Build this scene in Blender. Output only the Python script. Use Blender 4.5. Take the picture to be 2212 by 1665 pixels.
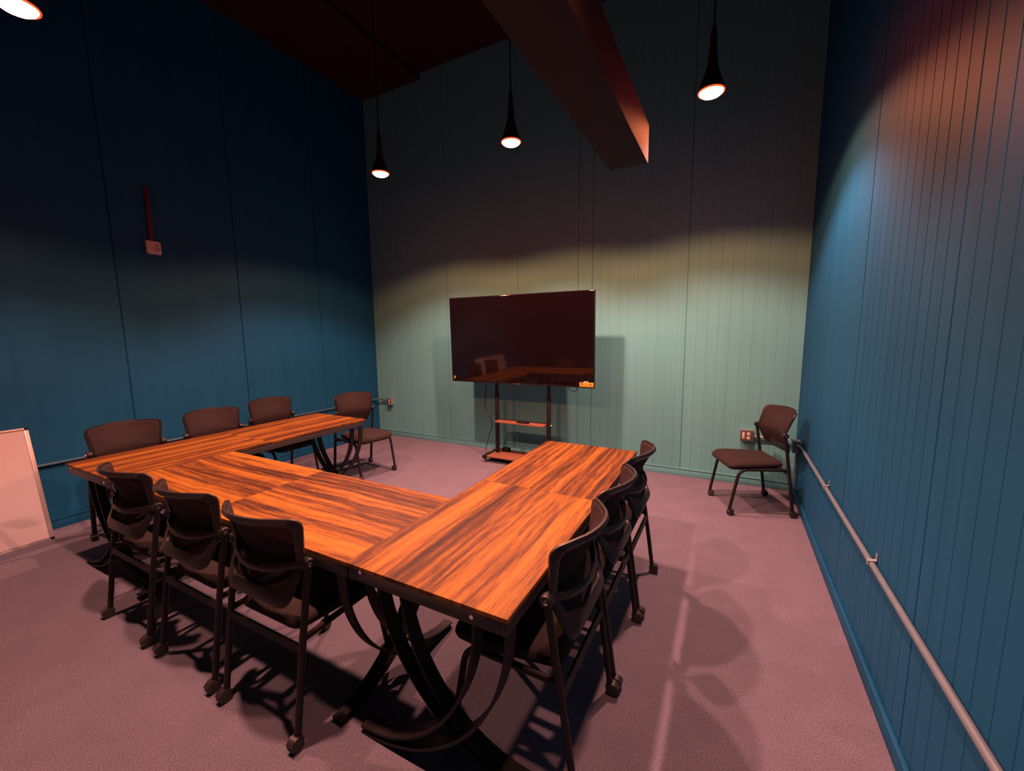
import bpy, bmesh, math, random
from mathutils import Vector, Matrix, noise
random.seed(7)
PI = math.pi
for o in list(bpy.data.objects):
    bpy.data.objects.remove(o)
SC = bpy.context.scene
COL = SC.collection

# ------------------------------------------------------------------ camera
YAW, PITCH, ROLL, FPX = 0.4870, 0.1279, -0.0115, 887.36
cam_d = bpy.data.cameras.new('camera')
cam = bpy.data.objects.new('camera', cam_d); COL.objects.link(cam)
cam_d.sensor_fit = 'HORIZONTAL'; cam_d.sensor_width = 36.0
cam_d.lens = FPX / 2212.0 * 36.0
cam_d.clip_start = 0.02
_f = Vector((-math.sin(YAW) * math.cos(PITCH), math.cos(YAW) * math.cos(PITCH), -math.sin(PITCH)))
_r0 = Vector((math.cos(YAW), math.sin(YAW), 0)); _u0 = _r0.cross(_f)
_r = math.cos(ROLL) * _r0 + math.sin(ROLL) * _u0
_u = -math.sin(ROLL) * _r0 + math.cos(ROLL) * _u0
cam.matrix_world = Matrix(((_r.x, _u.x, -_f.x, 0), (_r.y, _u.y, -_f.y, 0), (_r.z, _u.z, -_f.z, 1.6), (0, 0, 0, 1)))
SC.camera = cam

# ------------------------------------------------------------------ world, exposure
w = bpy.data.worlds.new('world'); SC.world = w; w.use_nodes = True
w.node_tree.nodes['Background'].inputs[0].default_value = (0.5, 0.28, 0.3, 1)
w.node_tree.nodes['Background'].inputs[1].default_value = 0.01
SC.view_settings.view_transform = 'Standard'
SC.view_settings.look = 'None'
SC.view_settings.gamma = 1.0
SC.view_settings.use_curve_mapping = False
SC.view_settings.exposure = 0.12

# lamp light (each pendant carries its own two beams, built in pendant())
LAMP_Z = 3.19
WARM_COL, WARM_W, WARM_HALF, WARM_BLEND = (1.0, 0.25, 0.10), 120.0, 72.0, 0.26
MAIN_COL, MAIN_W, MAIN_HALF, MAIN_BLEND = (1.0, 0.49, 0.385), 255.0, 60.0, 0.42
BULB_E = 95.0
LAMPS = [(-0.196, 3.30, 1.0), (-1.724, 3.289, 1.0), (-3.186, 3.25, 0.9),      # x, y, relative output
         (-3.14, 0.84, 0.6), (-1.70, 0.84, 1.0), (-0.196, 0.84, 0.32)]

# ------------------------------------------------------------------ room numbers
XL, XR, YB, YF, ZC = -4.967, 0.622, 4.777, -3.0, 5.06

# ------------------------------------------------------------------ materials
def new_mat(name, col=(0.5, 0.5, 0.5), rough=0.5, metal=0.0, spec=0.5):
    m = bpy.data.materials.new(name); m.use_nodes = True
    b = m.node_tree.nodes['Principled BSDF']
    b.inputs['Base Color'].default_value = (*col, 1)
    b.inputs['Roughness'].default_value = rough
    b.inputs['Metallic'].default_value = metal
    b.inputs['Specular IOR Level'].default_value = spec
    return m, m.node_tree, b

def ramp(nt, stops):
    r = nt.nodes.new('ShaderNodeValToRGB')
    e = r.color_ramp.elements
    while len(e) < len(stops): e.new(0.5)
    for k, (p, c) in zip(e, stops):
        k.position = p; k.color = (*c, 1)
    return r

def noise_node(nt, vec, scale, detail=4, rough=0.55, dist=0.0):
    n = nt.nodes.new('ShaderNodeTexNoise')
    n.inputs['Scale'].default_value = scale
    n.inputs['Detail'].default_value = detail
    n.inputs['Roughness'].default_value = rough
    n.inputs['Distortion'].default_value = dist
    if vec is not None: nt.links.new(vec, n.inputs['Vector'])
    return n

def mapping(nt, scale=(1, 1, 1), loc=(0, 0, 0), coord='Object'):
    tc = nt.nodes.new('ShaderNodeTexCoord'); mp = nt.nodes.new('ShaderNodeMapping')
    mp.inputs['Scale'].default_value = scale; mp.inputs['Location'].default_value = loc
    nt.links.new(tc.outputs[coord], mp.inputs['Vector'])
    return mp.outputs['Vector']

def bump(nt, b, height, strength, dist=0.01):
    bp = nt.nodes.new('ShaderNodeBump')
    bp.inputs['Strength'].default_value = strength; bp.inputs['Distance'].default_value = dist
    nt.links.new(height, bp.inputs['Height']); nt.links.new(bp.outputs[0], b.inputs['Normal'])

def noisy(name, c0, c1, scale=8, stretch=(1, 1, 1), rough=0.5, bstr=0.0, spec=0.5, metal=0.0, detail=4):
    m, nt, b = new_mat(name, c0, rough, metal, spec)
    v = mapping(nt, stretch)
    n = noise_node(nt, v, scale, detail)
    r = ramp(nt, [(0.3, c0), (0.7, c1)])
    nt.links.new(n.outputs['Fac'], r.inputs['Fac']); nt.links.new(r.outputs['Color'], b.inputs['Base Color'])
    if bstr: bump(nt, b, n.outputs['Fac'], bstr, 0.004)
    return m

M = {}
M['wall_pale'] = noisy('sage wall paint', (0.113, 0.378, 0.42), (0.125, 0.410, 0.45), 3, (9, 1, 0.25), 0.60, 0.10, 0.2)
M['wall_teal'] = noisy('teal wall paint', (0.0058, 0.082, 0.195), (0.0075, 0.095, 0.22), 2, (1, 5, 0.4), 0.62, 0.04, 0.16)
M['ceiling'] = noisy('dark ceiling paint', (0.0385, 0.0098, 0.0126), (0.0490, 0.0126, 0.0154), 4, (1, 1, 1), 0.8, 0.05, 0.2)
M['duct'] = noisy('duct paint', (0.036, 0.027, 0.034), (0.042, 0.032, 0.039), 4, (1, 1, 1), 0.85, 0.03, 0.1)

def carpet():
    m, nt, b = new_mat('carpet', (0.2, 0.15, 0.2), 0.95, 0, 0.1)
    v = mapping(nt)
    n1 = noise_node(nt, v, 420, 3, 0.7); n2 = noise_node(nt, v, 5, 4, 0.6); n3 = noise_node(nt, v, 170, 3, 0.6)
    mx = nt.nodes.new('ShaderNodeMath'); mx.operation = 'MULTIPLY_ADD'
    nt.links.new(n1.outputs['Fac'], mx.inputs[0]); mx.inputs[1].default_value = 0.75
    nt.links.new(n3.outputs['Fac'], mx.inputs[2])
    r = ramp(nt, [(0.55, (0.088, 0.083, 0.118)), (0.85, (0.172, 0.164, 0.225)), (1.0, (0.26, 0.248, 0.33))])
    md = nt.nodes.new('ShaderNodeMath'); md.operation = 'MULTIPLY'; md.inputs[1].default_value = 0.9
    nt.links.new(mx.outputs[0], md.inputs[0]); nt.links.new(md.outputs[0], r.inputs['Fac'])
    mix = nt.nodes.new('ShaderNodeMix'); mix.data_type = 'RGBA'; mix.blend_type = 'MULTIPLY'
    mix.inputs[0].default_value = 0.35
    r2 = ramp(nt, [(0.35, (0.7, 0.7, 0.72)), (0.65, (1, 1, 1))])
    nt.links.new(n2.outputs['Fac'], r2.inputs['Fac'])
    nt.links.new(r.outputs['Color'], mix.inputs[6]); nt.links.new(r2.outputs['Color'], mix.inputs[7])
    nt.links.new(mix.outputs[2], b.inputs['Base Color'])
    bump(nt, b, mx.outputs[0], 0.4, 0.004)
    return m
M['carpet'] = carpet()

def wood(name, tone=1.0):
    """board pattern runs along local X; boards of about 8 cm side by side along local Y"""
    m, nt, b = new_mat(name, (0.3, 0.12, 0.04), 0.55, 0, 0.18)
    tc = nt.nodes.new('ShaderNodeTexCoord'); oi = nt.nodes.new('ShaderNodeObjectInfo')
    off = nt.nodes.new('ShaderNodeVectorMath'); off.operation = 'MULTIPLY_ADD'
    cmb = nt.nodes.new('ShaderNodeCombineXYZ')
    for k in (0, 2): nt.links.new(oi.outputs['Object Index'], cmb.inputs[k])
    nt.links.new(cmb.outputs[0], off.inputs[0]); off.inputs[1].default_value = (3.7, 0, 1.9)
    nt.links.new(tc.outputs['Object'], off.inputs[2])
    vec = off.outputs[0]
    def mp(scale):
        n = nt.nodes.new('ShaderNodeMapping'); n.inputs['Scale'].default_value = scale
        nt.links.new(vec, n.inputs['Vector']); return n.outputs['Vector']
    warp = noise_node(nt, mp((1.3, 5, 1)), 1.0, 2, 0.5)                    # gentle wave of the grain
    wv = nt.nodes.new('ShaderNodeVectorMath'); wv.operation = 'MULTIPLY_ADD'
    nt.links.new(warp.outputs['Color'], wv.inputs[0]); wv.inputs[1].default_value = (0, 0.035, 0); nt.links.new(vec, wv.inputs[2])
    vec = wv.outputs[0]
    band = noise_node(nt, mp((0.30, 10.0, 1)), 1.0, 2, 0.5)               # broad dark / light boards
    mid = noise_node(nt, mp((0.8, 34, 1)), 1.0, 4, 0.6)                    # long streaks
    streak = noise_node(nt, mp((5.0, 150, 1)), 1.0, 4, 0.7)               # fine streaks
    pore = noise_node(nt, mp((26, 480, 1)), 1.0, 2, 0.6)                    # pores
    fig = noise_node(nt, mp((2.6, 17, 1)), 1.0, 3, 0.6, 1.2)               # cathedral figure
    grain = nt.nodes.new('ShaderNodeTexWave'); grain.wave_type = 'BANDS'; grain.bands_direction = 'Y'
    grain.inputs['Scale'].default_value = 7.0; grain.inputs['Distortion'].default_value = 7.0
    grain.inputs['Detail'].default_value = 2.0; grain.inputs['Detail Scale'].default_value = 0.9
    nt.links.new(mp((0.35, 1.0, 1)), grain.inputs['Vector'])
    def add(a, wa, c, wc):
        k1 = nt.nodes.new('ShaderNodeMath'); k1.operation = 'MULTIPLY'; k1.inputs[1].default_value = wa
        nt.links.new(a, k1.inputs[0])
        k2 = nt.nodes.new('ShaderNodeMath'); k2.operation = 'MULTIPLY_ADD'; k2.inputs[1].default_value = wc
        nt.links.new(c, k2.inputs[0]); nt.links.new(k1.outputs[0], k2.inputs[2]); return k2.outputs[0]
    s = add(band.outputs['Fac'], 1.35, mid.outputs['Fac'], 0.42)
    s = add(s, 1.0, streak.outputs['Fac'], 0.95)
    s = add(s, 1.0, pore.outputs['Fac'], 0.50)
    s = add(s, 1.0, fig.outputs['Fac'], 0.50)
    s = add(s, 1.0, grain.outputs['Fac'], 0.15)
    t = tone
    sc = nt.nodes.new('ShaderNodeMath'); sc.operation = 'MULTIPLY_ADD'; sc.inputs[1].default_value = 1.0
    sc.inputs[2].default_value = -1.435                                      # sum averages about 1.19 -> 0.5
    nt.links.new(s, sc.inputs[0])
    r = ramp(nt, [(0.12, (0.022 * t, 0.0075 * t, 0.0035 * t)), (0.40, (0.088 * t, 0.030 * t, 0.0085 * t)),
                  (0.58, (0.185 * t, 0.070 * t, 0.0100 * t)), (0.85, (0.280 * t, 0.120 * t, 0.0150 * t))])
    nt.links.new(sc.outputs[0], r.inputs['Fac'])
    nt.links.new(r.outputs['Color'], b.inputs['Base Color'])
    bump(nt, b, streak.outputs['Fac'], 0.06, 0.002)
    return m
M['wood'] = wood('rustic laminate')
M['wood_edge'] = noisy('laminate edge', (0.13, 0.06, 0.03), (0.22, 0.10, 0.045), 12, (2, 2, 30), 0.5)
M['shelf_wood'] = noisy('cherry shelf laminate', (0.1950, 0.0780, 0.0455), (0.2470, 0.1040, 0.0585), 6, (0.6, 9, 1), 0.45)
M['black_metal'] = noisy('black powder coat', (0.0072, 0.0064, 0.0072), (0.0104, 0.0088, 0.0096), 60, (1, 1, 1), 0.5, 0.04, 0.3)
M['frame_metal'] = noisy('table frame powder coat', (0.0280, 0.0252, 0.0266), (0.0350, 0.0322, 0.0336), 60, (1, 1, 1), 0.5, 0.04, 0.4)
M['plastic'] = noisy('charcoal plastic', (0.0112, 0.0097, 0.0105), (0.0158, 0.0135, 0.0142), 40, (1, 1, 1), 0.42, 0.03, 0.4)
M['wheel'] = noisy('caster plastic', (0.0224, 0.0203, 0.0196), (0.0294, 0.0266, 0.0252), 40, (1, 1, 1), 0.4, 0.02, 0.5)
M['seat_fabric'] = noisy('seat fabric', (0.024, 0.0185, 0.020), (0.036, 0.0285, 0.030), 220, (1, 1, 1), 0.95, 0.35, 0.15)
M['chrome'] = new_mat('chrome screw', (0.75, 0.73, 0.72), 0.18, 1.0)[0]
M['steel'] = noisy('galvanised steel', (0.2600, 0.2990, 0.3380), (0.3120, 0.3510, 0.3900), 30, (1, 1, 1), 0.45, 0.02, 0.5, 0.35)
M['conduit_paint'] = noisy('conduit paint', (0.0975, 0.1430, 0.1950), (0.1170, 0.1690, 0.2210), 20, (1, 1, 1), 0.45, 0.02, 0.5)
M['left_conduit'] = noisy('teal conduit paint', (0.035, 0.10, 0.17), (0.045, 0.12, 0.19), 20, (1, 1, 1), 0.45, 0.02, 0.4)
M['box_paint'] = noisy('junction box paint', (0.0780, 0.1300, 0.2080), (0.0975, 0.1560, 0.2340), 20, (1, 1, 1), 0.45, 0.02, 0.5)
M['outlet_face'] = new_mat('outlet face', (0.5550, 0.5250, 0.4950), 0.4)[0]
M['outlet_plate'] = new_mat('outlet plate', (0.1400, 0.1190, 0.1120), 0.35, 0.4)[0]
M['slot'] = new_mat('dark slot', (0.02, 0.02, 0.02), 0.6)[0]
M['tv_case'] = new_mat('tv casing', (0.010, 0.008, 0.009), 0.7, 0, 0.15)[0]
M['screen'] = new_mat('tv glass', (0.006, 0.003, 0.004), 0.05, 0, 1.0)[0]
M['orange_sticker'] = noisy('orange sticker', (0.5270, 0.3224, 0.0372), (0.5580, 0.3596, 0.0496), 20)
M['white_sticker'] = new_mat('pale sticker', (0.5200, 0.4940, 0.4420), 0.6)[0]
M['stickerink'] = new_mat('sticker ink', (0.30, 0.16, 0.02), 0.6)[0]
M['white_board'] = noisy('whiteboard enamel', (0.47, 0.43, 0.47), (0.50, 0.46, 0.50), 2, (1, 1, 1), 0.32, 0, 0.4)
M['alu'] = new_mat('aluminium trim', (0.3900, 0.3770, 0.3770), 0.4, 0.5)[0]
M['white_plastic'] = new_mat('white plastic', (0.5400, 0.5250, 0.5250), 0.4)[0]
M['grey_mark'] = new_mat('grey print', (0.16, 0.13, 0.14), 0.5)[0]
M['red_lit_race'] = new_mat('red-lit raceway', (0.0800, 0.0080, 0.0128), 0.6)[0]  # red light on the wall strip is put into its base colour
M['cable'] = new_mat('black cable', (0.012, 0.012, 0.013), 0.5)[0]
M['shade'] = noisy('black lamp enamel', (0.016, 0.012, 0.012), (0.022, 0.016, 0.016), 30, (1, 1, 1), 0.45)

def mesh_fabric():
    m, nt, b = new_mat('mesh fabric', (0.031, 0.0225, 0.025), 0.9, 0, 0.15)
    v = mapping(nt)
    n = noise_node(nt, v, 300, 2)
    bump(nt, b, n.outputs['Fac'], 0.3, 0.002)
    tr = nt.nodes.new('ShaderNodeBsdfTransparent'); mx = nt.nodes.new('ShaderNodeMixShader')
    mx.inputs[0].default_value = 0.08
    nt.links.new(b.outputs[0], mx.inputs[1]); nt.links.new(tr.outputs[0], mx.inputs[2])
    nt.links.new(mx.outputs[0], nt.nodes['Material Output'].inputs['Surface'])
    return m
M['mesh'] = mesh_fabric()

def emit(name, col, e):
    m = bpy.data.materials.new(name); m.use_nodes = True; nt = m.node_tree
    nt.nodes.remove(nt.nodes['Principled BSDF'])
    n = nt.nodes.new('ShaderNodeEmission'); n.inputs[0].default_value = (*col, 1); n.inputs[1].default_value = e
    nt.links.new(n.outputs[0], nt.nodes['Material Output'].inputs['Surface'])
    return m
M['lens'] = emit('lit bulb lens', (1.0, 0.075, 0.05), BULB_E)
M['bloom_glow'] = emit('red bulb bloom glow', (1.0, 0.10, 0.015), 1.1)  # added glowing ring, stands in for the red bloom round the bulb

# ------------------------------------------------------------------ geometry helpers
class G:
    def __init__(s): s.bm = bmesh.new()
    def box(s, lo, hi, bev=0.0):
        t = bmesh.new()
        bmesh.ops.create_cube(t, size=1.0)
        c = [(a + b) / 2 for a, b in zip(lo, hi)]; d = [abs(b - a) for a, b in zip(lo, hi)]
        for v in t.verts: v.co = Vector((c[0] + v.co.x * d[0], c[1] + v.co.y * d[1], c[2] + v.co.z * d[2]))
        if bev: bmesh.ops.bevel(t, geom=list(t.edges), offset=bev, segments=2, profile=0.5, affect='EDGES')
        s._merge(t); return s
    def _merge(s, t, mat=None):
        me = bpy.data.meshes.new('tmp'); t.to_mesh(me); t.free()
        if mat is not None: me.transform(mat)
        s.bm.from_mesh(me); bpy.data.meshes.remove(me)
    def rings(s, loops, closed_ends=True, cyclic=False):
        vs = [[s.bm.verts.new(p) for p in L] for L in loops]
        n = len(vs[0])
        pairs = list(zip(vs, vs[1:])) + ([(vs[-1], vs[0])] if cyclic else [])
        for a, b in pairs:
            for i in range(n):
                j = (i + 1) % n
                s.bm.faces.new((a[i], a[j], b[j], b[i]))
        if closed_ends and not cyclic:
            s.bm.faces.new(list(reversed(vs[0]))); s.bm.faces.new(vs[-1])
        return s
    def tube(s, path, r, n=16, ry=None, up=None):
        """round (or elliptical / flat if ry given) tube along a path"""
        P = [Vector(p) for p in path]; loops = []
        prev = None
        for i, p in enumerate(P):
            t = (P[min(i + 1, len(P) - 1)] - P[max(i - 1, 0)]).normalized()
            if up is not None: a = Vector(up)
            elif prev is not None: a = prev
            else: a = Vector((0, 0, 1)) if abs(t.z) < 0.9 else Vector((1, 0, 0))
            b = t.cross(a).normalized(); a = b.cross(t).normalized(); prev = a
            rr = r[i] if isinstance(r, (list, tuple)) else r
            r2 = rr if ry is None else ry
            loops.append([p + a * (math.cos(2 * PI * k / n) * rr) + b * (math.sin(2 * PI * k / n) * r2) for k in range(n)])
        return s.rings(loops)
    def flat(s, path, wdir, wid, thk):
        """rectangular bar along a path; wdir = direction of its width"""
        P = [Vector(p) for p in path]; W = Vector(wdir).normalized(); loops = []
        for i, p in enumerate(P):
            t = (P[min(i + 1, len(P) - 1)] - P[max(i - 1, 0)]).normalized()
            nn = t.cross(W).normalized()
            loops.append([p + W * wid / 2 + nn * thk / 2, p + W * wid / 2 - nn * thk / 2,
                          p - W * wid / 2 - nn * thk / 2, p - W * wid / 2 + nn * thk / 2])
        return s.rings(loops)
    def lathe(s, prof, n=24, at=(0, 0, 0), axis='Z', cap=True):
        loops = []
        for r, h in prof:
            L = []
            for k in range(n):
                a = 2 * PI * k / n; c, d = math.cos(a) * r, math.sin(a) * r
                q = {'Z': (c, d, h), 'X': (h, c, d), 'Y': (d, h, c)}[axis]
                L.append(Vector(at) + Vector(q))
            loops.append(L)
        return s.rings(loops, closed_ends=cap)
    def build(s, name, mat, parent=None, smooth=28, loc=None):
        bmesh.ops.recalc_face_normals(s.bm, faces=list(s.bm.faces))
        me = bpy.data.meshes.new(name); s.bm.to_mesh(me); s.bm.free()
        me.materials.append(M[mat] if isinstance(mat, str) else mat)
        if smooth:
            for p in me.polygons: p.use_smooth = True
            me.set_sharp_from_angle(angle=math.radians(smooth))
        o = bpy.data.objects.new(name, me); COL.objects.link(o)
        if parent: o.parent = parent
        if loc: o.location = loc
        return o

def thing(name, label, cat, loc=(0, 0, 0), rz=0.0, group=None):
    o = bpy.data.objects.new(name, None); COL.objects.link(o)
    o.empty_display_size = 0.1
    o.location = loc; o.rotation_euler = (0, 0, rz)
    o['label'] = label; o['category'] = cat
    if group: o['group'] = group
    return o
def tag(o, label, cat, group=None):
    o['label'] = label; o['category'] = cat
    if group: o['group'] = group
    return o
def struct(o):
    o['kind'] = 'structure'; return o
def copy_tree(o, parent=None):
    c = o.copy(); COL.objects.link(c)
    if parent: c.parent = parent
    for ch in list(o.children): copy_tree(ch, c)
    return c

def round_poly(pts, rad, seg=6):
    """rounded closed polygon in 2D; rad = list of radii"""
    out = []; n = len(pts)
    for i in range(n):
        p = Vector(pts[i]); a = Vector(pts[i - 1]); b = Vector(pts[(i + 1) % n]); r = rad[i] if isinstance(rad, (list, tuple)) else rad
        d1 = (a - p); d2 = (b - p); l1, l2 = d1.length, d2.length; d1.normalize(); d2.normalize()
        ang = d1.angle(d2); k = min(r / math.tan(ang / 2), 0.48 * l1, 0.48 * l2)
        s, e = p + d1 * k, p + d2 * k
        for q in range(seg + 1):
            t = q / seg
            out.append((s * (1 - t) ** 2 + p * 2 * t * (1 - t) + e * t * t))
    return out

def arc_path(pts, r, seg=6):
    """3-D polyline with rounded corners"""
    P = [Vector(p) for p in pts]; out = [P[0]]
    for i in range(1, len(P) - 1):
        a, p, b = P[i - 1], P[i], P[i + 1]
        d1, d2 = (a - p), (b - p); k = min(r, 0.48 * d1.length, 0.48 * d2.length)
        s, e = p + d1.normalized() * k, p + d2.normalized() * k
        for q in range(seg + 1):
            t = q / seg; out.append(s * (1 - t) ** 2 + p * 2 * t * (1 - t) + e * t * t)
    out.append(P[-1]); return out

# ------------------------------------------------------------------ room shell
def grooved_wall(name, axis, pos, a0, a1, z0, z1, inward, grooves, battens, mat):
    """wall panel whose face lies at pos; profile runs along axis from a0 to a1, grooves = [(centre, width, depth)]"""
    prof = [(a0, 0.0)]
    ev = [(c, wd, -dp) for c, wd, dp in grooves] + [(c, wd, hp) for c, wd, hp in battens]
    for c, wd, dp in sorted(ev):
        if c - wd / 2 <= prof[-1][0] + 0.001: continue
        if dp < 0:
            prof += [(c - wd / 2, 0), (c - wd * 0.15, dp), (c + wd * 0.15, dp), (c + wd / 2, 0)]
        else:
            prof += [(c - wd / 2, 0), (c - wd / 2 + 0.002, dp), (c + wd / 2 - 0.002, dp), (c + wd / 2, 0)]
    prof.append((a1, 0.0))
    g = G(); bm = g.bm
    def P(a, d, z): return (a, pos + inward * d, z) if axis == 'X' else (pos + inward * d, a, z)
    back = -0.10
    lo = [bm.verts.new(P(a, d, z0)) for a, d in prof]; hi = [bm.verts.new(P(a, d, z1)) for a, d in prof]
    bl = [bm.verts.new(P(a, back, z0)) for a in (a0, a1)]; bh = [bm.verts.new(P(a, back, z1)) for a in (a0, a1)]
    for i in range(len(prof) - 1):
        bm.faces.new((lo[i], lo[i + 1], hi[i + 1], hi[i]))
    bm.faces.new((bl[0], bh[0], bh[1], bl[1]))
    bm.faces.new((bl[0], lo[0], hi[0], bh[0])); bm.faces.new((lo[-1], bl[1], bh[1], hi[-1]))
    bm.faces.new([bl[1]] + list(reversed(lo)) + [bl[0]])
    bm.faces.new([bh[0]] + hi + [bh[1]])
    return struct(g.build(name, mat, smooth=0))

fine = lambda a, b, st, d=0.0022: [(a + i * st, 0.007, d) for i in range(int((b - a) / st) + 1)]
seams_b = [-3.541, -1.626, -1.454, -0.425]
bg = [(c, 0.012, 0.010) for c in seams_b] + [(-1.626, 0.016, 0.014)]
bg += [(x, wd, dp) for x, wd, dp in fine(-1.35, -0.5, 0.105) + fine(-0.32, 0.58, 0.1035) + fine(-4.93, -3.6, 0.105, 0.0016) if all(abs(x - c) > 0.03 for c in seams_b)]
grooved_wall('wall_back', 'X', YB, XL - 0.1, XR + 0.1, 0, ZC + 0.1, -1, bg, [(-2.452, 0.052, 0.008)], 'wall_pale')
seams_l = [-2.5, -1.45, -0.4, 0.65, 1.714, 2.773, 3.811]
grooved_wall('wall_left', 'Y', XL, YF, YB, 0, ZC + 0.1, 1, [(c, 0.012, 0.010) for c in seams_l], [], 'wall_teal')
seams_r = [-2.35, -1.3, -0.27, 0.78, 1.83, 2.885, 3.94]
rg = [(c, 0.010, 0.008) for c in seams_r]
rg += [(y, wd, dp) for y, wd, dp in fine(-2.9, 4.7, 0.0945, 0.0015) if all(abs(y - c) > 0.03 for c in seams_r) and not 2.9 < y < 3.93]
grooved_wall('wall_right', 'Y', XR, YF, YB, 0, ZC + 0.1, -1, rg, [], 'wall_teal')
grooved_wall('wall_front', 'X', YF, XL - 0.1, XR + 0.1, 0, ZC + 0.1, 1, [(c, 0.012, 0.01) for c in (-3.9, -2.85, -1.8, -0.75)], [], 'wall_teal')
struct(G().box((XL - 0.1, YF - 0.1, -0.1), (XR + 0.1, YB + 0.1, 0)).build('floor', 'carpet', smooth=0))
g = G(); g.box((XL - 0.1, YF - 0.1, ZC + 0.03), (XR + 0.1, YB + 0.1, ZC + 0.2)); g.box((XL, YF, ZC - 0.05), (-3.89, YB, ZC + 0.05))
struct(g.build('ceiling', 'ceiling', smooth=0))
# boxed beam running over the room from behind the camera
struct(G().box((-0.797, YF, 2.708), (-0.542, 3.0, 2.947), 0.004).build('trim_1', 'duct'))

def baseboard(name, lo, hi, cap_lo, cap_hi, mat):
    g = G().box(lo, hi, 0.002); g.box(cap_lo, cap_hi, 0.003); return struct(g.build(name, mat))
BH = 0.075
baseboard('baseboard_back', (XL + .012, YB - 0.012, 0), (XR - .012, YB - 0.0005, BH), (XL + .012, YB - 0.018, BH), (XR - .012, YB - 0.0005, BH + 0.012), 'wall_pale')
baseboard('baseboard_left', (XL + 0.0005, YF, 0), (XL + 0.012, YB, BH), (XL + 0.0005, YF, BH), (XL + 0.018, YB, BH + 0.012), 'wall_teal')
baseboard('baseboard_right', (XR - 0.012, YF, 0), (XR - 0.0005, YB, BH), (XR - 0.018, YF, BH), (XR - 0.0005, YB, BH + 0.012), 'wall_teal')

# ------------------------------------------------------------------ pendant lamps
def pendant(x, y, out, label):
    t = thing('pendant_lamp', label, 'lamp', (x, y, LAMP_Z), 0, 'black pendant lamps in rows over the tables')
    top = ZC + 0.03 if x > -3.89 else ZC - 0.05
    G().tube([(0, 0, 0.40), (0, 0, top - LAMP_Z - 0.03)], 0.006, 16).build('cord', 'shade', t)
    G().lathe([(0.055, top - LAMP_Z - 0.03), (0.05, top - LAMP_Z)], 20).build('ceiling_rose', 'shade', t)
    prof = [(0.083, 0.012), (0.078, 0.04), (0.062, 0.085), (0.046, 0.13), (0.033, 0.18), (0.026, 0.24), (0.022, 0.31), (0.018, 0.385), (0.010, 0.42),
            (0.006, 0.40), (0.018, 0.31), (0.022, 0.24), (0.029, 0.18), (0.042, 0.13), (0.058, 0.085), (0.074, 0.04), (0.079, 0.012)]
    G().lathe(prof, 32, cap=False).build('lamp_shade', 'shade', t)
    b = G().lathe([(0.0005, -0.022), (0.02, -0.0215), (0.042, -0.018), (0.058, -0.012), (0.069, -0.004), (0.075, 0.004), (0.0762, 0.008)], 32, cap=False).build('bulb', 'lens', t)
    G().lathe([(0.0765, 0.008), (0.080, 0.003), (0.084, 0.004), (0.0855, 0.010), (0.082, 0.015), (0.078, 0.012)], 32, cap=False).build('bloom_ring', 'bloom_glow', b)
    for nm, col, pw, half, bl in (('wide_beam', WARM_COL, WARM_W, WARM_HALF, WARM_BLEND), ('main_beam', MAIN_COL, MAIN_W, MAIN_HALF, MAIN_BLEND)):
        L = bpy.data.lights.new(nm, 'SPOT'); L.color = col; L.energy = pw * out
        L.spot_size = math.radians(2 * half); L.spot_blend = bl; L.shadow_soft_size = 0.045
        lo = bpy.data.objects.new(nm, L); COL.objects.link(lo); lo.parent = t; lo.location = (0, 0, -0.06)
    return t
LL = ['black cone pendant lamp at the right end of the far row',
      'black cone pendant lamp in the middle of the far row',
      'black cone pendant lamp at the left end of the far row',
      'black cone pendant lamp at the top left, cut by the picture edge',
      'black cone pendant lamp over the front seam of the middle table',
      'black cone pendant lamp over the near end of the right table']
for (x, y, p), l in zip(LAMPS, LL): pendant(x, y, p, l)

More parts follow.
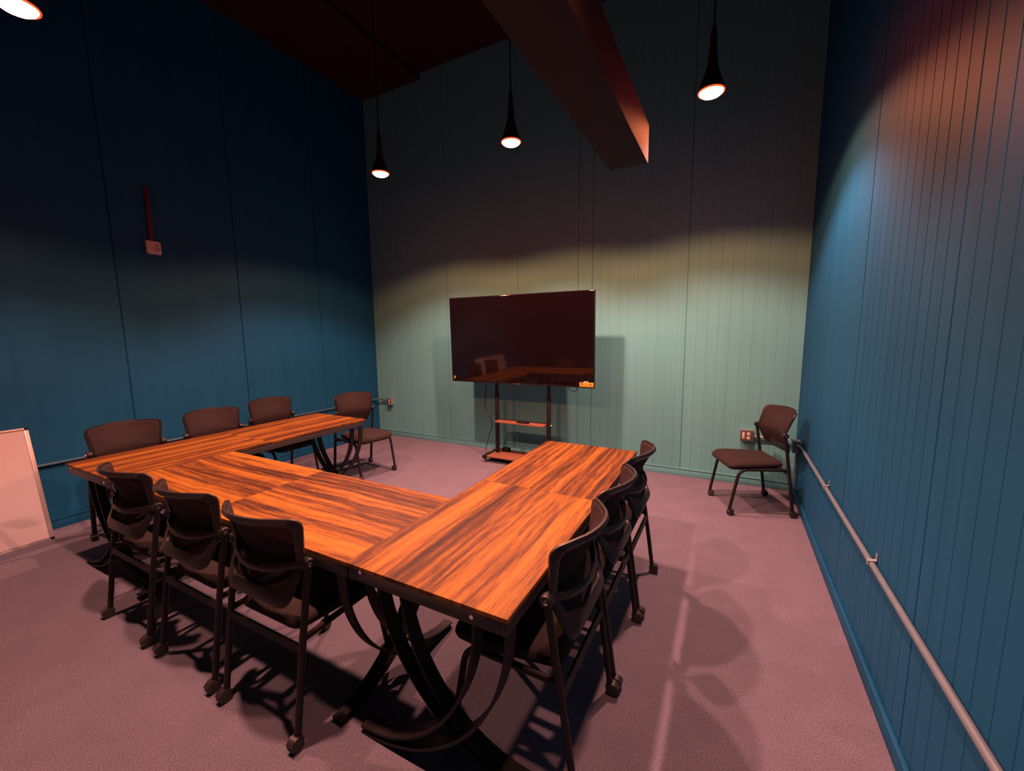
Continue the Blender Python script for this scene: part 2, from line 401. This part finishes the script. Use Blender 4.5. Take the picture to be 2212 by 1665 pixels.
# ------------------------------------------------------------------ conference tables
def table(label, x0, x1, y0, y1, along, ztop, idx, bars=((1, 0.025), (-1, 0.085)), bw=0.050):
    """along = 'X' or 'Y': the long direction. Local X runs along the length."""
    L, W = (x1 - x0, y1 - y0) if along == 'X' else (y1 - y0, x1 - x0)
    t = thing('conference_table', label, 'table', ((x0 + x1) / 2, (y0 + y1) / 2, 0), 0 if along == 'X' else PI / 2, 'wood topped tables set in a U shape')
    top_t = 0.016
    for k, s in enumerate((-1, 1)):
        a, b = (-L / 2, -0.0008) if s < 0 else (0.0008, L / 2)
        p = G().box((a, -W / 2, ztop - top_t), (b, W / 2, ztop), 0.0015).build('tabletop_panel', 'wood', t, smooth=0)
        p.pass_index = idx * 2 + k
    h0, h1 = ztop - 0.066, ztop - top_t
    g = G(); i = 0.006; th = 0.022
    g.box((-L / 2 + i, -W / 2 + i, h0), (L / 2 - i, -W / 2 + i + th, h1), 0.002)
    g.box((-L / 2 + i, W / 2 - i - th, h0), (L / 2 - i, W / 2 - i, h1), 0.002)
    g.box((-L / 2 + i, -W / 2 + i + th, h0), (-L / 2 + i + th, W / 2 - i - th, h1), 0.002)
    g.box((L / 2 - i - th, -W / 2 + i + th, h0), (L / 2 - i, W / 2 - i - th, h1), 0.002)
    g.box((-0.02, -W / 2 + i + th, h0 + 0.01), (0.02, W / 2 - i - th, h1), 0.002)
    g.build('frame', 'frame_metal', t)
    for s in (-1, 1):
        for e in (-0.62, 0.80):
            c = G().lathe([(0.005, 0.0), (0.0075, 0.002), (0.0075, 0.005)], 12, (0, 0, 0), 'X').build('bolt', 'chrome', t)
            c.location = (s * (L / 2 - i + 0.0), e * W / 2, h0 + 0.028 if e < 0 else h1 - 0.008)
            if s > 0: c.scale = (1, 1, 1)
            else: c.scale = (-1, 1, 1)
            c.location.x = s * (L / 2 - i) - s * 0.002
    # two curved pedestals: flat bars sweep from one long edge down to a foot under the other edge
    for s in (-1, 1):
        xe = s * (L / 2 - 0.03)
        pl = G().box((xe - s * 0.0, -W / 2 + 0.03, h0 - 0.008), (xe - s * 0.17, W / 2 - 0.03, h0 + 0.0), 0.002).build('pedestal_plate', 'black_metal', t)
        for side, dx in bars:
            x = xe - s * dx
            # right table is turned by 90 degrees, so local -Y is its +X (outer) side
            for top_off, foot_z, foot_off in ((0.02, 0.006, 0.005), (0.14, 0.030, 0.005)):
                ya = -side * (W / 2 - top_off) * (1 if s < 0 else 1)
                yf = side * (W / 2 + foot_off)
                zt = h0 - 0.008
                pts = []
                for q in range(25):
                    a = PI / 2 * q / 24
                    pts.append((x, yf + (ya - yf) * math.cos(a), zt - (zt - foot_z) * math.sin(a)))
                G().flat(pts, (1, 0, 0), bw, 0.010).build('leg_bar', 'black_metal', pl)
    return t
TR = table('wood conference table on the right, running towards the television', -1.2362, -0.5455, 0.9826, 2.925, 'Y', 0.752, 1, ((1, 0.025), (-1, 0.122)), 0.060)
TM = table('wood conference table joining the two side tables, nearest side to the camera', -3.239, -1.2402, 0.9881, 1.6605, 'X', 0.746, 2)
TL = table('wood conference table on the left, beside the teal wall', -3.9839, -3.2413, 0.9744, 2.9274, 'Y', 0.747, 3)

# ------------------------------------------------------------------ chairs
def interp(tbl, z):
    for (a, va), (b, vb) in zip(tbl, tbl[1:]):
        if z <= b:
            t = max(0, min(1, (z - a) / (b - a))); t = t * t * (3 - 2 * t); return va + (vb - va) * t
    return tbl[-1][1]
LEAN, CURL = -0.288, 0.110          # top of the back: how far it leans out, how much its ends curl forward
def back_pos(s, z, d):
    YC = [(0.55, -0.262), (0.72, -0.212), (0.93, LEAN)]
    KC = [(0.55, 0.050), (0.72, 0.055), (0.93, CURL)]
    q = s / 0.24
    y = interp(YC, z) + interp(KC, z) * q * q
    k = 2 * interp(KC, z) * q / 0.24
    n = Vector((-k, 1, 0)).normalized()
    return Vector((s, y, z)) + n * d

def make_chair():
    t = thing('nesting_chair', '', 'chair')
    # seat cushion
    g = G(); loops = []
    def outline(inset, z, dz=0.0):
        base = round_poly([(-0.19 + inset, -0.20 + inset), (0.19 - inset, -0.20 + inset), (0.238 - inset, 0.10), (0.225 - inset, 0.262 - inset), (-0.225 + inset, 0.262 - inset), (-0.238 + inset, 0.10)],
                          [0.05, 0.05, 0.25, 0.09, 0.09, 0.25], 6)
        return [Vector((p[0], p[1], z - max(0, p[1] - 0.15) ** 2 * 1.4 + dz)) for p in base]
    for ins, z in ((0.02, 0.425), (0.004, 0.432), (0.0, 0.445), (0.004, 0.461), (0.016, 0.473), (0.045, 0.480), (0.10, 0.483), (0.16, 0.484)):
        loops.append(outline(ins, z))
    g.rings(loops); g.build('seat', 'seat_fabric', t, smooth=60)
    G().rings([outline(0.045, 0.400), outline(0.030, 0.406), outline(0.026, 0.4250)]).build('seat_pan', 'plastic', t)
    # backrest frame ring
    out = round_poly([(-0.200, 0.550), (0.200, 0.550), (0.222, 0.70), (0.246, 0.904), (0, 0.922), (-0.246, 0.904), (-0.222, 0.70)], [0.055, 0.055, 0.5, 0.045, 4.0, 0.045, 0.5], 8)
    inn = round_poly([(-0.168, 0.610), (0.168, 0.610), (0.190, 0.70), (0.214, 0.878), (0, 0.890), (-0.212, 0.878), (-0.190, 0.70)], [0.055, 0.055, 0.4, 0.04, 4.0, 0.04, 0.4], 8)
    loops = []
    for (a, b) in zip(out, inn):
        m = (a + b) / 2
        loops.append([back_pos(a.x, a.y, -0.004), back_pos(a.x, a.y, 0.006), back_pos(m.x, m.y, 0.007), back_pos(b.x, b.y, 0.005), back_pos(b.x, b.y, -0.005), back_pos(m.x, m.y, -0.012)])
    G().rings(loops, cyclic=True).build('backrest_frame', 'plastic', t, smooth=50)
    # mesh panel, stretched over the front of the frame
    skin = round_poly([(-0.184, 0.572), (0.184, 0.572), (0.207, 0.70), (0.237, 0.897), (0, 0.915), (-0.237, 0.897), (-0.207, 0.70)], [0.06, 0.06, 0.45, 0.04, 4.0, 0.04, 0.45], 8)
    g = G(); bm = g.bm; cen = Vector((0, 0.745)); prev = None
    fr = [0.985, 0.9, 0.8, 0.65, 0.5, 0.35, 0.2, 0.08]
    for d in (0.0085,):
        for f in fr:
            L = []
            for p in skin:
                q = cen + (Vector((p.x, p.y)) - cen) * f; L.append(bm.verts.new(back_pos(q.x, q.y, d)))
            if prev:
                for i in range(len(L)):
                    j = (i + 1) % len(L); bm.faces.new((prev[i], prev[j], L[j], L[i]))
            prev = L
        bm.faces.new(prev)
    o = g.build('backrest_mesh', 'mesh', t, smooth=80)
    sm = o.modifiers.new('thickness', 'SOLIDIFY'); sm.thickness = 0.002
    # yoke behind the back, from pivot to pivot
    yk = [(-0.232, -0.165, 0.712), (-0.20, -0.185, 0.708), (-0.15, -0.214, 0.698), (-0.08, -0.235, 0.690), (0, -0.242, 0.688), (0.08, -0.235, 0.690), (0.15, -0.214, 0.698), (0.20, -0.185, 0.708), (0.232, -0.165, 0.712)]
    G().tube(yk, 0.017, 10, 0.007, up=(0, 0, 1)).build('back_yoke', 'plastic', t, smooth=50)
    G().flat([(-0.243, -0.218, 0.385), (0.243, -0.218, 0.385)], (0, 0.25, 1), 0.030, 0.012).build('stretcher', 'black_metal', t)
    def caster(x, y, ang, leg):
        g = G(); ca, sa = math.cos(ang), math.sin(ang)
        ax = Vector((ca, sa, 0)); c = Vector((x, y, 0.027)) - Vector((-sa, ca, 0)) * 0.012
        for s in (-1, 1):
            loops = []
            for r, h in ((0.006, 0.019), (0.017, 0.0195), (0.024, 0.0175), (0.027, 0.016), (0.027, 0.006), (0.024, 0.0035), (0.006, 0.0035)):
                loops.append([c + ax * (s * h) + Vector((-sa, ca, 0)) * (math.cos(2 * PI * k / 20) * r) + Vector((0, 0, 1)) * (math.sin(2 * PI * k / 20) * r) for k in range(20)])
            g.rings(loops)
        g.tube([c - ax * 0.02, c + ax * 0.02], 0.005, 8)
        g.tube([(x, y, 0.030), (x, y, 0.058)], 0.009, 10)
        hood = []
        for k in range(9):
            a = PI * 0.12 + PI * 0.76 * k / 8
            hood.append(c + Vector((-sa, ca, 0)) * (math.cos(a) * 0.0305) + Vector((0, 0, 1)) * (math.sin(a) * 0.0305))
        g.flat(hood, ax, 0.034, 0.003)
        return g.build('caster', 'wheel', leg)
    for s in (-1, 1):
        leg = G().tube([(s * 0.24, -0.262, 0.055), (s * 0.24, -0.235, 0.25), (s * 0.24, -0.205, 0.45), (s * 0.240, -0.165, 0.70)], 0.0155, 16, 0.0125).build('leg', 'black_metal', t)
        caster(s * 0.24, -0.262, random.uniform(-.15, .15), leg)
        fl = arc_path([(s * 0.222, 0.245, 0.055), (s * 0.222, 0.178, 0.412), (s * 0.228, -0.207, 0.415)], 0.075, 8)
        leg = G().tube(fl, 0.013, 16).build('leg', 'black_metal', t)
        caster(s * 0.222, 0.245, -0.4 * s + random.uniform(-.4, .4), leg)
        pv = G().lathe([(0.012, s * 0.215), (0.022, s * 0.219), (0.0245, s * 0.226), (0.0245, s * 0.248), (0.022, s * 0.252), (0.012, s * 0.253)], 20, (0, -0.163, 0.712), 'X').build('pivot', 'plastic', t)
        G().lathe([(0.0085, s * 0.2525), (0.008, s * 0.256), (0.004, s * 0.258)], 14, (0, -0.163, 0.712), 'X').build('screw', 'chrome', pv)
    return t
proto = make_chair()
LEAN, CURL = -0.318, 0.085          # the lone corner chair has its back tipped further
lone = make_chair()
BK = 'black mesh-back nesting chair '
CH = [(-1.658, 1.112, 0.015, BK + 'pushed under the middle table, nearest the right table', 'chairs along the near edge of the middle table'),
      (-2.235, 1.112, 0.0, BK + 'pushed under the middle table, second from the right', 'chairs along the near edge of the middle table'),
      (-2.850, 1.108, 0.0, BK + 'pushed under the middle table, nearest the left table', 'chairs along the near edge of the middle table'),
      (-0.660, 1.408, PI / 2, BK + 'at the near end of the right table, closest to the camera', 'chairs along the outer edge of the right table'),
      (-0.655, 1.930, PI / 2, BK + 'at the right table, between two other chairs', 'chairs along the outer edge of the right table'),
      (-0.650, 2.458, PI / 2, BK + 'at the far end of the right table', 'chairs along the outer edge of the right table'),
      (-4.110, 1.410, -PI / 2, BK + 'behind the left table, nearest the whiteboard', 'chairs between the left table and the teal wall'),
      (-4.110, 2.046, -PI / 2, BK + 'behind the left table, middle one of three', 'chairs between the left table and the teal wall'),
      (-4.255, 2.695, -PI / 2, BK + 'behind the far end of the left table, leaving its seat hidden', 'chairs between the left table and the teal wall'),
      (-3.710, 3.320, -PI / 2 - 0.17, BK + 'standing free past the far end of the left table', None),
      (0.207, 4.188, math.radians(112.5), BK + 'standing alone in the right back corner', None)]
for i, (x, y, rz, lab, grp) in enumerate(CH):
    c = proto if i == 0 else lone if i == len(CH) - 1 else copy_tree(proto)
    c.location = (x, y, 0); c.rotation_euler = (0, 0, rz); c['label'] = lab
    if grp: c['group'] = grp
    elif 'group' in c: del c['group']

# ------------------------------------------------------------------ television on its stand
tv = thing('television', 'large black flat television, switched off, on the rolling stand', 'television', (-2.213, 4.31, 0.0))
tw, z0, z1 = 0.937, 0.990, 2.040
G().box((-tw, -0.012, z0), (tw, 0.016, z1), 0.0015).build('casing', 'tv_case', tv, smooth=0)
G().box((-tw + 0.008, -0.0145, z0 + 0.022), (tw - 0.008, -0.0118, z1 - 0.008), 0.0008).build('screen', 'screen', tv, smooth=0)
G().box((-tw * 0.7, 0.016, z0 + 0.08), (tw * 0.7, 0.034, z1 - 0.3), 0.008).build('rear_housing', 'tv_case', tv)
G().box((-0.05, -0.016, z0 + 0.003), (0.05, -0.0119, z0 + 0.014), 0.001).build('logo_plate', 'chrome', tv)
tv.rotation_euler = (0.023, 0, 0); tv.location.y += 1.5 * math.sin(0.023)
st = G().box((tw - 0.165, -0.0158, z0 + 0.012), (tw - 0.005, -0.0143, z0 + 0.062), 0.0004).build('orange_label', 'orange_sticker', tv)
st['label'] = 'orange label on the lower right corner'
g = G()
for a, b, c, d in ((0.012, 0.045, 0.024, 0.044), (0.075, 0.092, 0.034, 0.041), (0.055, 0.082, 0.018, 0.024), (0.108, 0.140, 0.022, 0.040)):
    g.box((tw - 0.165 + a, -0.0162, z0 + 0.012 + c), (tw - 0.165 + b, -0.0157, z0 + 0.012 + d))
g.build('label_print', 'stickerink', st)
G().box((tw - 0.118, -0.0158, z0 + 0.063), (tw - 0.063, -0.0143, z0 + 0.074), 0.0004).build('white_tab', 'white_sticker', tv)
sl = G().box((-0.010, -0.0008, -0.019), (0.010, 0.0008, 0.019), 0.0003).build('orange_tag', 'orange_sticker', tv)
sl.location = (-tw + 0.040, -0.0150, z0 + 0.052); sl.rotation_euler = (0, 0.5, 0)
sl['label'] = 'small orange tag on the lower left corner'

stand = thing('television_stand', 'black rolling stand with two posts and red-brown shelves', 'stand', (-2.205, 4.42, 0))
PX = 0.352
for s in (-1, 1):
    p = G().box((s * PX - 0.024, -0.014, 0.085), (s * PX + 0.024, 0.014, 0.86), 0.003).build('post', 'black_metal', stand)
    G().box((s * PX - 0.019, -0.010, 0.86), (s * PX + 0.019, 0.010, 1.55), 0.002).build('inner_post', 'black_metal', p)
    G().box((s * PX - 0.018, -0.062, 1.10), (s * PX + 0.018, -0.0105, 1.75), 0.002).build('mount_arm', 'black_metal', stand)
    G().tube([(s * (PX + 0.024), 0, 0.50), (s * (PX + 0.042), 0, 0.50)], 0.010, 16).build('shelf_knob', 'chrome', stand)
G().box((-PX - 0.05, -0.011, 1.36), (PX + 0.05, 0.011, 1.42), 0.002).build('mount_rail', 'black_metal', stand)
G().box((-PX + 0.025, -0.115, 0.500), (PX - 0.025, 0.012, 0.514), 0.002).build('shelf', 'shelf_wood', stand)
G().box((-PX + 0.025, 0.0125, 0.500), (PX - 0.025, 0.017, 0.526), 0.001).build('shelf_rail', 'black_metal', stand)
G().box((-0.405, -0.195, 0.070), (0.405, 0.165, 0.086), 0.002).build('base_shelf', 'shelf_wood', stand)
for s in (-1, 1):
    f = G().box((s * 0.43 - 0.025, -0.215, 0.055), (s * 0.43 + 0.025, 0.185, 0.092), 0.004).build('base_rail', 'black_metal', stand)
    for y in (-0.185, 0.155):
        c = G().lathe([(0.010, -0.010), (0.022, -0.010), (0.024, -0.005), (0.024, 0.005), (0.022, 0.010), (0.010, 0.010)], 18, (s * 0.43, y, 0.025), 'X')
        c.tube([(s * 0.43, y, 0.03), (s * 0.43, y, 0.056)], 0.008, 8)
        c.build('caster', 'chrome' if y < 0 else 'wheel', f)
tag(G().box((-2.205 - 0.055 + 0.02, 4.42 - 0.095, 0.5145), (-2.205 + 0.125, 4.42 - 0.055, 0.532), 0.005).build('remote_control', 'tv_case'), 'black remote control lying on the middle shelf of the stand', 'remote control')
pb = tag(G().box((-2.53, 4.47, 0.0865), (-2.43, 4.54, 0.135), 0.006).build('power_adapter', 'tv_case'), 'black power adapter on the stand base behind the left post', 'adapter')
def smooth_path(pts, n=8):
    P = [Vector(p) for p in pts]; out = []
    for i in range(len(P) - 1):
        a, b, c, d = P[max(i - 1, 0)], P[i], P[i + 1], P[min(i + 2, len(P) - 1)]
        for k in range(n):
            t = k / n
            out.append(0.5 * ((2 * b) + (-a + c) * t + (2 * a - 5 * b + 4 * c - d) * t * t + (-a + 3 * b - 3 * c + d) * t ** 3))
    out.append(P[-1]); return out
cb = [(-2.68, 4.36, 1.07), (-2.70, 4.40, 0.99), (-2.735, 4.44, 0.84), (-2.76, 4.46, 0.72), (-2.76, 4.47, 0.64), (-2.70, 4.47, 0.52), (-2.665, 4.47, 0.43), (-2.71, 4.47, 0.28), (-2.745, 4.46, 0.16), (-2.735, 4.43, 0.08), (-2.68, 4.41, 0.012), (-2.60, 4.52, 0.007), (-2.52, 4.66, 0.007)]
tag(G().tube(smooth_path(cb), 0.0055, 14).build('black_cable', 'cable'), 'thin black cord hanging down from the television to the carpet', 'cord')
tag(G().tube(smooth_path([(-1.60, 4.36, 1.06), (-1.59, 4.38, 0.97), (-1.55, 4.39, 0.935), (-1.50, 4.38, 0.955), (-1.48, 4.36, 1.06)]), 0.004, 8).build('video_cable', 'cable'), 'short loop of black cable under the right end of the television', 'cable')

# ------------------------------------------------------------------ whiteboard leaning on the left wall
wb = thing('whiteboard', 'whiteboard in an aluminium frame leaning against the teal wall', 'whiteboard', (-4.722, 0.375, 0.0))
tilt = math.atan2(0.222, 0.885)
wb.rotation_euler = (0, -tilt, 0)
Hh, HW = 0.918, 0.66
G().box((-0.014, -HW + 0.02, 0.02), (-0.004, HW - 0.02, Hh - 0.02)).build('board', 'white_board', wb)
G().box((-0.020, -HW, 0.0), (0.0, HW, 0.016), 0.002).build('frame_rail', 'alu', wb)
G().box((-0.020, -HW, Hh - 0.018), (0.0, HW, Hh), 0.002).build('frame_rail', 'alu', wb)
for s in (-1, 1):
    G().box((-0.020, s * HW - s * 0.026, 0.016), (0.0, s * HW, Hh - 0.018), 0.002).build('frame_stile', 'alu', wb)
    for z in (0.0, Hh - 0.02):
        G().box((-0.021, s * (HW - 0.022), z - 0.001), (0.001, s * (HW + 0.002), z + 0.021), 0.003).build('corner_cap', 'tv_case', wb)
wb.location.x = -4.722 + 0.0

# ------------------------------------------------------------------ wall fittings
dv = thing('wall_sensor', 'small white rounded wall unit high on the left teal wall', 'wall unit', (XL, 2.012, 2.45))
def rr(y0, y1, z0, z1, rads, x):
    return [Vector((x, p.x, p.y)) for p in round_poly([(y0, z0), (y1, z0), (y1, z1), (y0, z1)], rads, 6)]
R4 = [0.028, 0.008, 0.026, 0.008]
G().rings([rr(-.058, .058, -.062, .062, R4, 0.0005), rr(-.058, .058, -.062, .062, R4, 0.022), rr(-.053, .053, -.057, .057, R4, 0.027)]).build('cover', 'white_plastic', dv)
G().lathe([(0.011, 0.0268), (0.018, 0.0268), (0.018, 0.0285), (0.011, 0.0285)], 20, (0, 0.022, -0.012), 'X', cap=False).build('button_ring', 'grey_mark', dv)
G().box((0.0268, 0.012, 0.022), (0.0278, 0.034, 0.032)).build('indicator', 'grey_mark', dv)
tag(G().box((XL + 0.0005, 1.99, 2.514), (XL + 0.014, 2.022, 3.0), 0.002).build('cable_raceway', 'red_lit_race'), 'strip up the wall above the white wall unit, red light put into its colour', 'raceway')

def conduit(name, label, path, r, mat, clips, axis_wall):
    t = thing(name, label, 'conduit', path[0])
    o = Vector(path[0])
    G().tube([Vector(p) - o for p in path], r, 16).build('pipe', mat, t)
    for c, wall in clips:
        c = Vector(c) - o; g = G()
        s = 1 if wall == 'L' else -1
        xw = (XL if wall == 'L' else XR) - o.x
        lp = [(xw + s * 0.0025, c.y, c.z + 0.045), (xw + s * 0.0025, c.y, c.z + 0.016), (xw + s * (2 * r + 0.007), c.y, c.z + 0.010), (xw + s * (2 * r + 0.007), c.y, c.z - 0.010), (xw + s * 0.0025, c.y, c.z - 0.016), (xw + s * 0.0025, c.y, c.z - 0.045)]
        g.flat(lp, (0, 1, 0), 0.020, 0.0025); g.build('clip', 'steel', t, smooth=0)
    return t
zc = 0.560
conduit('wall_conduit', 'painted conduit pipe running low along the right teal wall', [(XR - 0.018, YF + 0.02, zc + 0.01), (XR - 0.018, 4.30, zc + 0.005), (XR - 0.020, 4.42, zc - 0.01), (XR - 0.03, 4.47, zc - 0.012)], 0.0125, 'conduit_paint',
        [((0, y, zc + 0.008), 'R') for y in (-1.0, 0.1, 1.2, 2.251, 3.249)], 'R')
conduit('wall_conduit', 'painted conduit pipe running low along the left teal wall', [(XL + 0.018, YF + 0.02, 0.560), (XL + 0.018, 4.45, 0.560), (XL + 0.024, 4.62, 0.572), (XL + 0.06, 4.71, 0.578), (XL + 0.12, 4.742, 0.572), (-4.72, 4.745, 0.553)], 0.0125, 'left_conduit',
        [((0, y, 0.560), 'L') for y in (-0.2, 0.95, 1.9, 3.0)], 'L')
cr = thing('wall_conduit', 'short bright conduit between the right outlet and the corner box', 'conduit', (0.26, YB - 0.03, 0.525))
G().tube([(0, 0, 0), (0.24, 0, 0.0), (0.30, -0.012, -0.004)], 0.0125, 16).build('pipe', 'steel', cr)
jb = thing('junction_box', 'small blue-painted junction box in the right back corner', 'junction box', (XR, 4.525, 0.518))
G().box((-0.062, -0.055, -0.052), (-0.0005, 0.055, 0.052), 0.004).build('box', 'box_paint', jb)
G().box((-0.068, -0.060, 0.052), (-0.0005, 0.060, 0.056), 0.001).build('cover', 'conduit_paint', jb)
dr = conduit('wall_conduit', 'thin conduit dropping from the corner box to the floor', [(XR - 0.016, 4.545, 0.464), (XR - 0.016, 4.545, 0.10)], 0.0105, 'box_paint', [], 'R')

def outlet(x, z, label, rz=0.0, wide=True):
    t = thing('wall_outlet', label, 'outlet', (x, YB, z))
    W2 = 0.058 if wide else 0.038
    G().box((-W2, -0.058, -0.055), (W2, -0.0005, 0.055), 0.004).build('box', 'steel', t)
    pl = G().box((-W2 - 0.002, -0.062, -0.057), (W2 + 0.002, -0.0582, 0.057), 0.0015).build('face_plate', 'outlet_plate', t)
    xo = 0.014 if wide else 0.0
    for zz in (0.021, -0.021):
        g = G().lathe([(0.0005, -0.0655), (0.015, -0.0655), (0.0168, -0.064), (0.0168, -0.0620)], 18, (xo, 0, zz), 'Y', cap=False)
        s = g.build('socket', 'outlet_face', pl)
        h = G()
        for k in (-0.006, 0.006): h.box((xo + k - 0.0012, -0.0662, zz + 0.0), (xo + k + 0.0012, -0.0654, zz + 0.007))
        h.box((xo - 0.002, -0.0662, zz - 0.009), (xo + 0.002, -0.0654, zz - 0.005))
        h.build('slot', 'slot', pl)
    if wide: G().box((-0.042, -0.0645, -0.032), (-0.020, -0.0621, 0.036), 0.001).build('cover_strip', 'outlet_face', pl)
    return t
outlet(0.199, 0.532, 'double outlet in a metal box behind the lone corner chair')
outlet(-4.680, 0.545, 'double outlet box near the left back corner, fed by the bent conduit', wide=False)
